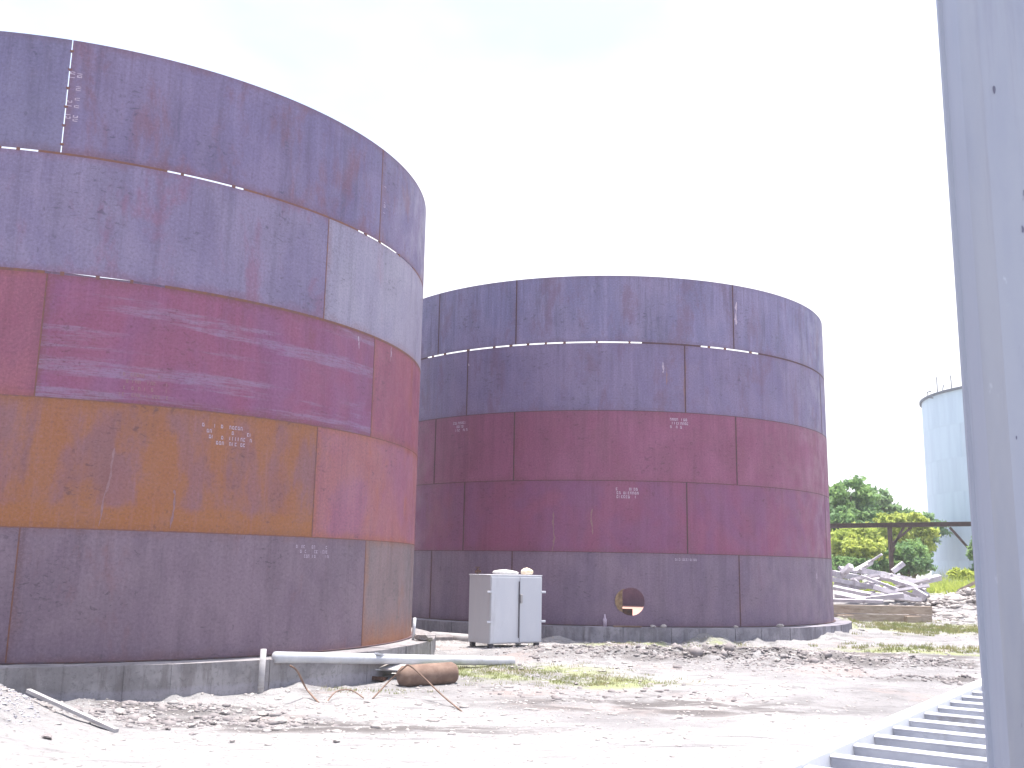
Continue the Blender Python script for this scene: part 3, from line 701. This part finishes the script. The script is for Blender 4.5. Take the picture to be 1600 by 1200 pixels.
# ------------------------------------------------------------------ beam pile, box beams
rb = random.Random(11)
BM = [((1300, 905), (1400, 925)), ((1302, 918), (1362, 930)), ((1345, 900), (1432, 932)), ((1350, 892), (1420, 905)), ((1400, 918), (1452, 905)), ((1392, 905), (1446, 922)), ((1320, 932), (1366, 926)),
      ((1302, 896), (1340, 902)), ((1350, 884), (1378, 866)), ((1335, 893), (1362, 878)), ((1305, 928), (1352, 938)), ((1366, 918), (1420, 934)), ((1375, 900), (1440, 912)), ((1388, 925), (1452, 915)),
      ((1303, 912), (1335, 918)), ((1330, 906), (1375, 898)), ((1410, 908), (1450, 930)), ((1312, 888), (1352, 894)), ((1360, 930), (1440, 938)), ((1300, 938), (1380, 940)), ((1395, 893), (1412, 880)),
      ((1345, 915), (1395, 898)), ((1310, 902), (1330, 884)), ((1318, 934), (1338, 912)), ((1376, 936), (1386, 914)), ((1404, 926), (1418, 912)), ((1340, 938), (1412, 930)), ((1332, 904), (1352, 920)), ((1360, 910), (1388, 926)), ((1428, 922), (1448, 934)), ((1342, 890), (1384, 896)), ((1388, 898), (1402, 912)), ((1320, 922), (1372, 912)), ((1425, 912), (1468, 902))]
for k, ((u0, v0), (u1, v1)) in enumerate(BM):
    Y0 = np.interp((v0 + v1) / 2, [870, 940], [40.5, 36.6]) + rb.uniform(-.3, .3); p = Vector(AT(u0, v0, Y0)); q = Vector(AT(u1, v1, Y0 + rb.uniform(-.9, .9)))
    bm = bmesh.new(); w = rb.uniform(.10, .24); bar(bm, p, q, w, w * rb.uniform(.5, 1), rb.uniform(-.6, .6)); o = bm_obj('beam', bm, M['beamw'])
    tag(o, 'broken whitish beam in the tangled pile beyond the right edge of the far tank', 'beam', 'broken white beams in the pile')
for k, (v0, v1, off) in enumerate(((946, 949, 0.), (960, 963, -.1))):
    p = Vector(AT(1296, v0 + 5, 34.6 + off)); q = Vector(AT(1455, v1 + 5, 34.0 + off)); bm = bmesh.new(); bar(bm, p, q, .34 - .05 * k, .27)
    o = bm_obj('timber', bm, M['timber'])
    tag(o, ('long brown squared beam on top of its stack in front of the white beam pile', 'long brown squared beam at the bottom of its stack, under its twin')[k], 'beam', 'squared brown beams')
bm = bmesh.new(); p = Vector(AT(1425, 971, 33.9)); bx(bm, (p.x, p.y, gh(p.x, p.y) + .07), (.5, .5, .24)); o = bm_obj('bearer', bm, M['timber']); tag(o, 'short block under the right end of the squared brown beams', 'block')
bm = bmesh.new(); p = Vector(AT(1320, 971, 34.3)); bx(bm, (p.x, p.y, gh(p.x, p.y) + .07), (.5, .5, .24)); o = bm_obj('bearer', bm, M['timber']); tag(o, 'short block under the left end of the squared brown beams', 'block')
for k, (a, b, c) in enumerate((((1500, 922), (1538, 903), 'dark plank leaning up to the right beside the stone heap'), ((1508, 926), (1540, 916), 'lower dark plank beside the stone heap near the column'))):
    p = Vector(AT(*a, 37.5)); q = Vector(AT(*b, 37.0)); bm = bmesh.new(); bar(bm, p, q, .22, .1); o = bm_obj('plank', bm, M['timber']); tag(o, c, 'plank')

# ------------------------------------------------------------------ pipe rack
rk = empty('pipe_rack', (AT(1390, 900, 46)[0], 46, gh(18, 46)), 0, 'rusty steel rack beam on posts crossing before the trees and the white tank', 'pipe rack')
def rpart(name, f):
    bm = bmesh.new(); f(bm); o = bm_obj(name, bm, M['rackm'], rk); o.data.transform(Matrix.Translation(-rk.location)); return o
A0 = Vector(AT(1270, 822, 46)); A1 = Vector(AT(1531, 818.5, 46))
def ibeam(bm):
    bar(bm, A0 + Vector((0, 0, .09)), A1 + Vector((0, 0, .09)), .2, .03); bar(bm, A0 - Vector((0, 0, .09)), A1 - Vector((0, 0, .09)), .2, .03); bar(bm, A0, A1, .03, .16)
rpart('beam', ibeam)
for (u, uu) in ((1390, 1388), (1524, 1526), (1531, 1532)):
    t_ = AT(u, 824, 46); rpart('post', lambda bm: bar(bm, (t_[0], 46, .3), (t_[0], 46, t_[2]), .16 if u < 1500 else .1, .16 if u < 1500 else .1))
for (a, b) in (((1391, 852), (1424, 824)), ((1391, 862), (1412, 824)), ((1484, 824), (1518, 862)), ((1398, 856), (1391, 870))):
    rpart('brace', lambda bm: bar(bm, AT(*a, 46), AT(*b, 46), .09, .09))

# ------------------------------------------------------------------ white storage tank
WX, WY, WR = AT(1672, 900, 70)[0], 70., 8.9
WT = (WX, WY, WR); wt = empty('storage_tank', (WX, WY, .6), 0, 'tall pale blue-white storage tank beyond the rack, partly hidden by the column', 'tank')
t = NT('pale_blue_tank_paint', .6, .3)
n_ = t.noise(t.co(scale=(1, 1, .12)), .9, 6, .65); c_ = t.mix(t.ramp(n_, .35, .7), (.50, .60, .68, 1), (.42, .51, .60, 1))
c_ = t.mix(t.math('MULTIPLY', t.rand(), .3), c_, (.46, .50, .56, 1))
n2 = t.noise(t.co(scale=(1.4, 1.4, .3)), 1.5, 6, .7); c_ = t.mix(t.ramp(n2, .62, .75, 0, .3), c_, (.33, .36, .42, 1)); M['wtank'] = t.done(c_, n_, .1, .02)
HT = 13.95; ncs = 6; npl = 10
for c in range(ncs):
    me = mesh('plate', *arc_band(WT, .0008, 2 * PI / npl - .0008, 0.002, HT / ncs - .004, WR - .02, WR, .35), False)
    me.materials.append(M['wtank'])
    for i in range(npl):
        o = link('plate', me, None, wt); o.location = (0, 0, c * HT / ncs); o.rotation_euler = (0, 0, (i + (c % 2) * .5) * 2 * PI / npl + .35)
link('liner', mesh('liner', *arc_band(WT, 0, 2 * PI, 0, HT, WR - .05, WR - .03, .5)), M['wtank'], wt)
M['wrim'] = simple('rim_steel', (120, 124, 134), (96, 98, 108), .7)
link('rim', mesh('rim', *arc_band(WT, 0, 2 * PI, HT, HT + .14, WR - .05, WR + .16, .5)), M['wrim'], wt)
rt = mesh('roof', [(0, 0, HT + 1.0)] + [((WR - .05) * math.cos(a * 2 * PI / 48), (WR - .05) * math.sin(a * 2 * PI / 48), HT + .05) for a in range(48)], [(0, 1 + i, 1 + (i + 1) % 48) for i in range(48)]); link('roof', rt, M['wtank'], wt)
for k, (dg, hh, tilt) in enumerate(((187, 1.9, .0), (191, .8, .25), (197, 1.6, -.02), (203, .9, .3), (208, .5, -.5), (214, 2.3, .03), (220, 1.0, .1), (228, 1.2, 0), (236, 1.2, 0), (246, 1.1, 0))):
    a = D(dg); bm = bmesh.new(); hh *= .6; r_ = WR + .1; p = Vector((r_ * math.cos(a), r_ * math.sin(a), HT + .1)); tube(bm, [p, p + Vector((math.sin(tilt) * hh * .3, 0, hh * .55)), p + Vector((tilt * hh, 0, hh))], .035, 6)
    bm_obj('railing_post', bm, M['wrim'], wt)
bm = bmesh.new(); tube(bm, [((WR + .1) * math.cos(D(a)), (WR + .1) * math.sin(D(a)), HT + .75 + .12 * math.sin(a * .9)) for a in range(203, 262, 4)], .03, 6); bm_obj('rail', bm, M['wrim'], wt)
bm = bmesh.new(); a = D(184); p = Vector(((WR + .2) * math.cos(a), (WR + .2) * math.sin(a), HT)); tube(bm, [p + Vector((0, 0, -.2)), p + Vector((-.35, 0, -.15)), p + Vector((-.4, 0, .2)), p + Vector((-.1, 0, .3))], .05, 6); bm_obj('bracket', bm, M['wrim'], wt)
bm = bmesh.new(); a = D(214); p = Vector(((WR + .12) * math.cos(a), (WR + .12) * math.sin(a), 0)); bx(bm, p + Vector((0, 0, 6.9)), (.3, .3, .16)); bm_obj('nozzle', bm, M['wrim'], wt)

# ------------------------------------------------------------------ trees and plants
def leafmat(name, c1, c2, c3):
    t = NT(name, .7, .3); v = t.co(); n = t.noise(v, .9, 4, .6); f = t.noise(v, 7, 3, .6)
    col = t.mix(t.ramp(n, .38, .62), c1, c2); col = t.mix(t.ramp(f, .5, .7, 0, .7), col, c3)
    tr = t.n.new('ShaderNodeBsdfTranslucent'); ms = t.n.new('ShaderNodeMixShader'); ms.inputs[0].default_value = .5
    t.l.new(col, tr.inputs[0]); t.done(col); out = t.n['Material Output']
    t.l.new(t.b.outputs[0], ms.inputs[1]); t.l.new(tr.outputs[0], ms.inputs[2]); t.l.new(ms.outputs[0], out.inputs[0]); return t.m
LM = {'dark': leafmat('deep_green_leaves', (.16, .28, .12, 1), (.26, .40, .13, 1), (.11, .21, .12, 1)),
      'mid': leafmat('green_leaves', (.20, .33, .17, 1), (.28, .40, .17, 1), (.14, .25, .14, 1)),
      'lime': leafmat('yellow_green_leaves', (.50, .55, .13, 1), (.40, .48, .11, 1), (.26, .36, .10, 1)),
      'dry': leafmat('dry_grass', (.30, .28, .14, 1), (.22, .25, .09, 1), (.16, .18, .07, 1))}
def crown(lobes, n, size, shell=.55):
    P = []; N_ = []
    tot = sum(l[3] * l[4] * l[5] for l in lobes)
    for cx_, cy_, cz_, rx, ry, rz_ in lobes:
        nc = max(8, int(46 * (rx * ry * rz_) / tot * len(lobes)**.5 * 2.2)); 
        d = rng.normal(size=(nc, 3)); d /= np.linalg.norm(d, axis=1)[:, None]; rad = rng.uniform(shell, 1.05, nc)[:, None]
        C = d * rad * np.array([rx, ry, rz_]) + np.array([cx_, cy_, cz_])
        m = max(4, int(n * (rx * ry * rz_) / tot / nc)); cs = rng.uniform(.16, .34, nc) * min(rx, rz_)
        Q = C[:, None] + rng.normal(0, .55, (nc, m, 3)) * cs[:, None, None] * np.array([1.2, 1.2, .75])
        P.append(Q.reshape(-1, 3))
    P = np.concatenate(P); k = len(P)
    a = rng.normal(size=(k, 3)); a /= np.linalg.norm(a, axis=1)[:, None]; b = np.cross(a, rng.normal(size=(k, 3))); b /= np.linalg.norm(b, axis=1)[:, None]
    s = size * rng.uniform(.6, 1.4, k)[:, None]
    V = np.stack([P - a * s, P + b * s * .45, P + a * s, P - b * s * .45], 1).reshape(-1, 3)
    return V, np.arange(len(V)).reshape(-1, 4)
def tree(name, X, Y, lobes, n, mat, label, cat='tree', size=.17, trunk=.18, group=None):
    z0 = gh(X, Y) - .1; root = empty(name, (X, Y, z0), 0, label, cat, group)
    V, F = crown(lobes, n, size); o = tri_mesh('crown', V, F, LM[mat]); o.parent = root
    bm = bmesh.new(); top = max(lobes, key=lambda l: l[2]); tube(bm, [(0, 0, 0), (top[0] * .3, 0, top[2] * .4), (top[0], top[1], top[2])], [trunk, trunk * .7, trunk * .25], 8)
    for l in lobes: tube(bm, [(top[0] * .3, 0, top[2] * .35), ((l[0] + top[0] * .3) / 2, l[1] / 2, l[2] * .7), (l[0], l[1], l[2])], [trunk * .5, trunk * .35, trunk * .15], 6)
    bm_obj('trunk', bm, M['bark'], root, True); return root
def lob(u, v, Y, X0, Z0, rx, rz_, dy=0):
    x, y, z = AT(u, v, Y + dy); return (x - X0, dy, z - Z0, rx, rx, rz_)
def ptree(name, u, Y, L, n, mat, label, **k):
    X = AT(u, 895, Y)[0]; z0 = gh(X, Y) - .1
    return tree(name, X, Y, [lob(a, b, Y, X, z0, r * Y / FOC, rz_ * Y / FOC, dy) for a, b, r, rz_, dy in L], n, mat, label, **k)
ptree('leafy_tree', 1318, 60, [(1300, 790, 24, 32, 0), (1330, 775, 26, 30, 0), (1352, 790, 22, 28, 1), (1312, 830, 30, 36, -1), (1340, 830, 34, 34, 0), (1285, 800, 20, 30, 2), (1335, 865, 40, 28, 0)], 15000, 'dark', 'tallest dark green tree at the right edge of the far tank')
ptree('leafy_tree', 1380, 66, [(1372, 785, 16, 20, 0), (1385, 800, 18, 24, 0), (1372, 825, 24, 30, 0), (1360, 800, 16, 26, 0)], 7000, 'mid', 'lower bluish green tree just right of the tallest tree')
ptree('leafy_tree', 1430, 68, [(1410, 812, 20, 18, 0), (1435, 818, 22, 18, 0), (1455, 825, 22, 20, 0), (1425, 845, 34, 24, 0)], 7000, 'mid', 'rounded green tree behind the bushes, left of the white tank')
ptree('flowering_bush', 1340, 54, [(1325, 845, 26, 20, 0), (1350, 840, 26, 20, 0), (1312, 862, 20, 20, 0), (1345, 862, 32, 18, -1), (1368, 852, 18, 20, 0)], 9000, 'lime', 'wide yellow-green bush below the rack beam, left of its post', cat='bush', size=.13)
ptree('flowering_bush', 1410, 56, [(1390, 812, 26, 10, 0), (1420, 812, 26, 11, 0), (1440, 830, 20, 18, 0), (1400, 835, 24, 16, 0), (1440, 856, 18, 16, 0)], 8000, 'lime', 'flat-topped yellow-green tree behind the rack post', size=.13)
ptree('shrub', 1412, 53, [(1400, 878, 22, 20, 0), (1425, 872, 24, 24, 0), (1445, 880, 12, 20, 0), (1380, 885, 18, 14, 0)], 7000, 'dark', 'dark green shrub at the foot of the white tank, right of the rack post', cat='shrub', size=.13)
ptree('shrub', 1318, 52, [(1305, 882, 20, 12, 0), (1330, 884, 22, 12, 0), (1355, 885, 18, 10, 0)], 4500, 'dark', 'low dark shrub under the yellow-green bush', cat='shrub', size=.12)
ptree('climbing_vine', 1527, 45.5, [(1525, 850, 7, 12, 0), (1522, 866, 9, 12, 0), (1530, 880, 8, 14, 0), (1528, 816, 5, 4, 0), (1526, 896, 9, 8, 0)], 2200, 'mid', 'green vine climbing the right post of the rack', cat='vine', size=.11, trunk=.04)
ptree('shrub', 1502, 44, [(1497, 897, 14, 7, 0), (1512, 900, 14, 6, 0), (1530, 902, 12, 8, 0)], 1600, 'lime', 'low leafy weed clump behind the stone heap near the column', cat='shrub', size=.14)
ptree('shrub', 1532, 36.5, [(1532, 930, 10, 10, 0), (1545, 932, 10, 12, 0)], 900, 'lime', 'small yellow-green weed on the stone heap beside the column', cat='shrub', size=.08, trunk=.03)
# trees out of the frame or hidden by the tanks, so that the place goes on
for k, (X, Y, s_, mt) in enumerate(((34, 64, 1.0, 'mid'), (12, 68, 1.0, 'mid'), (-18, 75, 1.1, 'dark'))):
    tree('leafy_tree', X, Y, [(0, 0, 5.5 * s_, 2.3, 2.3, 1.8), (-1.6, 0, 4.3 * s_, 1.8, 1.8, 1.5), (1.6, .5, 4.2 * s_, 1.9, 1.9, 1.6), (0, 0, 3 * s_, 2.4, 2.4, 1.5)], 4000, mt,
         ('round green tree beyond the white storage tank', 'round green tree hidden behind the far rusty tank', 'dark green tree behind the nearest rusty tank')[k], size=.25)
def grass(name, pts, h, mat, label, w=.012):
    n = len(pts); a = rng.uniform(0, 6.28, n); ln = h * rng.uniform(.5, 1.4, n); tl = rng.normal(0, .35, (n, 2)) * ln[:, None]
    dx = np.stack([np.cos(a) * w, np.sin(a) * w, np.zeros(n)], 1); tip = np.column_stack([tl, ln])
    V = np.stack([pts - dx, pts + dx, pts + tip], 1).reshape(-1, 3); o = tri_mesh(name, V, np.arange(len(V)).reshape(-1, 3), LM[mat]); return tag(o, label, 'grass', kind='stuff')
def gcl(specs, clump=22):
    P = cloud([(a, b, c, d, max(1, n // clump)) for a, b, c, d, n in specs]); P = np.repeat(P, clump, 0); P[:, :2] += rng.normal(0, .07, (len(P), 2)); P[:, 2] = ground_h(P[:, 0], P[:, 1]) - .01; return P
grass('low_grass', gcl([(-.3, 18.6, 2.2, 1.5, 5000), (1.4, 17.4, 1.4, .8, 2500), (4.5, 24.2, 3, .6, 1500), (-2.3, 15.5, 1.2, .3, 300)]), .05, 'dry', 'thin yellow-green grass on the yard between cylinder and far tank', .006)
grass('verge_grass', gcl([(13.5, 31.5, 4, 2.2, 9000), (11, 25, 3, 1, 2000)]), .09, 'dry', 'yellow-green grass strip in front of the squared brown beams', .012)
P = gcl([(17, 43.5, 7, 2.0, 9000), (20, 40, 3, 1.5, 3000)]); grass('tall_weeds', P, .55, 'lime', 'tall weeds growing behind and among the white beam pile', .02)
P = gcl([(AT(1478, 895, 46)[0], 46, 1.3, .6, 700)]); grass('dry_reeds', P, 1.3, 'dry', 'dry grey reeds at the foot of the white tank', .015)

# ------------------------------------------------------------------ ribbed deck and column
e_ = Vector((.577, .816, 0)).normalized(); pr = Vector((e_.y, -e_.x, 0)); zD = .99
P0 = Vector((1.46, 4.9, 0)) - e_ * 1.3 - pr * .06
dk = empty('ribbed_deck', (P0.x, P0.y, 0), math.atan2(e_.y, e_.x), 'pale ribbed metal deck with a bright white edge bar in the lower right corner', 'deck')
M['deck'] = simple('deck_paint', (168, 170, 178), (150, 152, 162), .5, .4, scale=6, dirt=(112, 104, 100), dirt_amt=.5, bump=.08)
M['edge'] = simple('white_edge_paint', (226, 226, 226), (214, 214, 216), .5, .4, scale=3, bump=.05)
LN, WD, PT = 7.0, 2.6, .40
bm = bmesh.new(); bx(bm, (LN / 2, .052, zD - .055), (LN, .10, .15), None, .006); bm_obj('edge_bar', bm, M['edge'], dk)
for k in range(int(LN / PT)):
    x0 = k * PT + .1
    # folded plank: narrow flat top, steep face to the camera, low tray behind
    prof = [(.030, -.10), (.012, -.02), (.002, -.008), (.010, 0), (.075, 0), (.085, -.010), (.10, -.085), (PT - .01, -.095), (PT - .01, -.115), (.030, -.115)]
    V = []; F = []; n = len(prof)
    for yy in (.0, -WD): V += [(x0 + a, yy, zD + b) for a, b in prof]
    F += [(i, (i + 1) % n, n + (i + 1) % n, n + i) for i in range(n)]; F += [tuple(range(n))[::-1], tuple(range(n, 2 * n))]
    o = link('plank', mesh('plank', V, F), M['deck'], dk)
for xx in (.3, LN - .5):
    for yy in (-.12, -WD + .1):
        bm = bmesh.new(); bx(bm, (xx, yy, (zD - .115) / 2 - .1), (.1, .1, zD - .115 + .2)); bm_obj('leg', bm, M['deck'], dk)
bm = bmesh.new(); bx(bm, (LN / 2, -WD + .0, zD - .06), (LN, .06, .14)); bm_obj('edge_bar', bm, M['edge'], dk)
# column: rounded box section with a small flange at the back edge
M['col'] = simple('column_paint', (140, 152, 172), (132, 142, 164), .5, .4, scale=2.2, dirt=(128, 130, 142), dirt_amt=.5, bump=.12, stretch=(1, 1, .25))
t = NT('column_paint', .5, .4); v_ = t.co(scale=(1, 1, .2)); n_ = t.noise(v_, 3, 6, .65); c_ = t.mix(t.ramp(n_, .38, .62), srgb((156, 160, 173)), srgb((146, 151, 168)))
n2 = t.noise(t.co(scale=(9, 9, .35)), 2.2, 6, .7); c_ = t.mix(t.ramp(n2, .52, .66, 0, .28), c_, srgb((134, 134, 148)))
n3 = t.noise(t.co(scale=(1, 1, .5), off=(3, 3, 1)), 12, 7, .75); c_ = t.mix(t.ramp(n3, .64, .70, 0, .7), c_, srgb((112, 108, 124))); c_ = t.mix(t.ramp(n3, .37, .32, 0, .6), c_, srgb((180, 184, 196)))
M['col'] = t.done(c_, t.math('ADD', n_, n3), .35, .004)
M['chip'] = simple('chipped_paint', (116, 116, 136), None, .8)
yc = 2.2; xc = AT(1562, 900, yc)[0] + .008
col = empty('column', (xc, yc, 0), D(-4), 'pale blue-grey steel column filling the right edge of the picture', 'column')
prof = []
for k in range(9):
    a = PI + k / 8 * PI / 2; prof.append((.035 + .035 * math.cos(a), .035 + .035 * math.sin(a)))
prof += [(.36, 0), (.36, .14), (-.008, .14), (-.008, .128), (0, .124)]
n = len(prof); V = [(x, y, z) for z in (-.2, 7) for x, y in prof]; F = [(i, (i + 1) % n, n + (i + 1) % n, n + i) for i in range(n)] + [tuple(range(n))[::-1], tuple(range(n, 2 * n))]
me = mesh('shaft', V, F); o = link('shaft', me, M['col'], col)
for p in me.polygons: p.use_smooth = False
for k in range(8): me.polygons[k].use_smooth = True
for k, (x, y, z, s_) in enumerate(((.06, -.001, 3.04, .007), (.11, -.001, 2.78, .004), (.10, -.001, 2.69, .006), (.075, -.001, 1.80, .004), (.09, -.001, 1.5, .004), (.045, -.001, 1.30, .003), (.05, -.001, 2.2, .003))):
    V = [(x + s_ * .5 * math.cos(a) * (1 + .4 * math.sin(3 * a + k)), y, z + s_ * 1.6 * math.sin(a)) for a in np.linspace(0, 2 * PI, 9)[:-1]]
    link('paint_chip', mesh('paint_chip', V, [tuple(range(8))]), M['chip'], col)

# ------------------------------------------------------------------ air
bm = bmesh.new(); bx(bm, (5, 45, 8.2), (160, 130, 19.4)); hz = bm_obj('haze', bm, None); tag(hz, kind='stuff')
hm = bpy.data.materials.new('haze_air'); hm.use_nodes = True; hn = hm.node_tree; hn.nodes.clear()
pv = hn.nodes.new('ShaderNodeVolumePrincipled'); pv.inputs['Color'].default_value = (.93, .96, 1, 1); pv.inputs['Density'].default_value = .0010; pv.inputs['Anisotropy'].default_value = .2
ho = hn.nodes.new('ShaderNodeOutputMaterial'); hn.links.new(pv.outputs[0], ho.inputs['Volume']); hz.data.materials.append(hm)
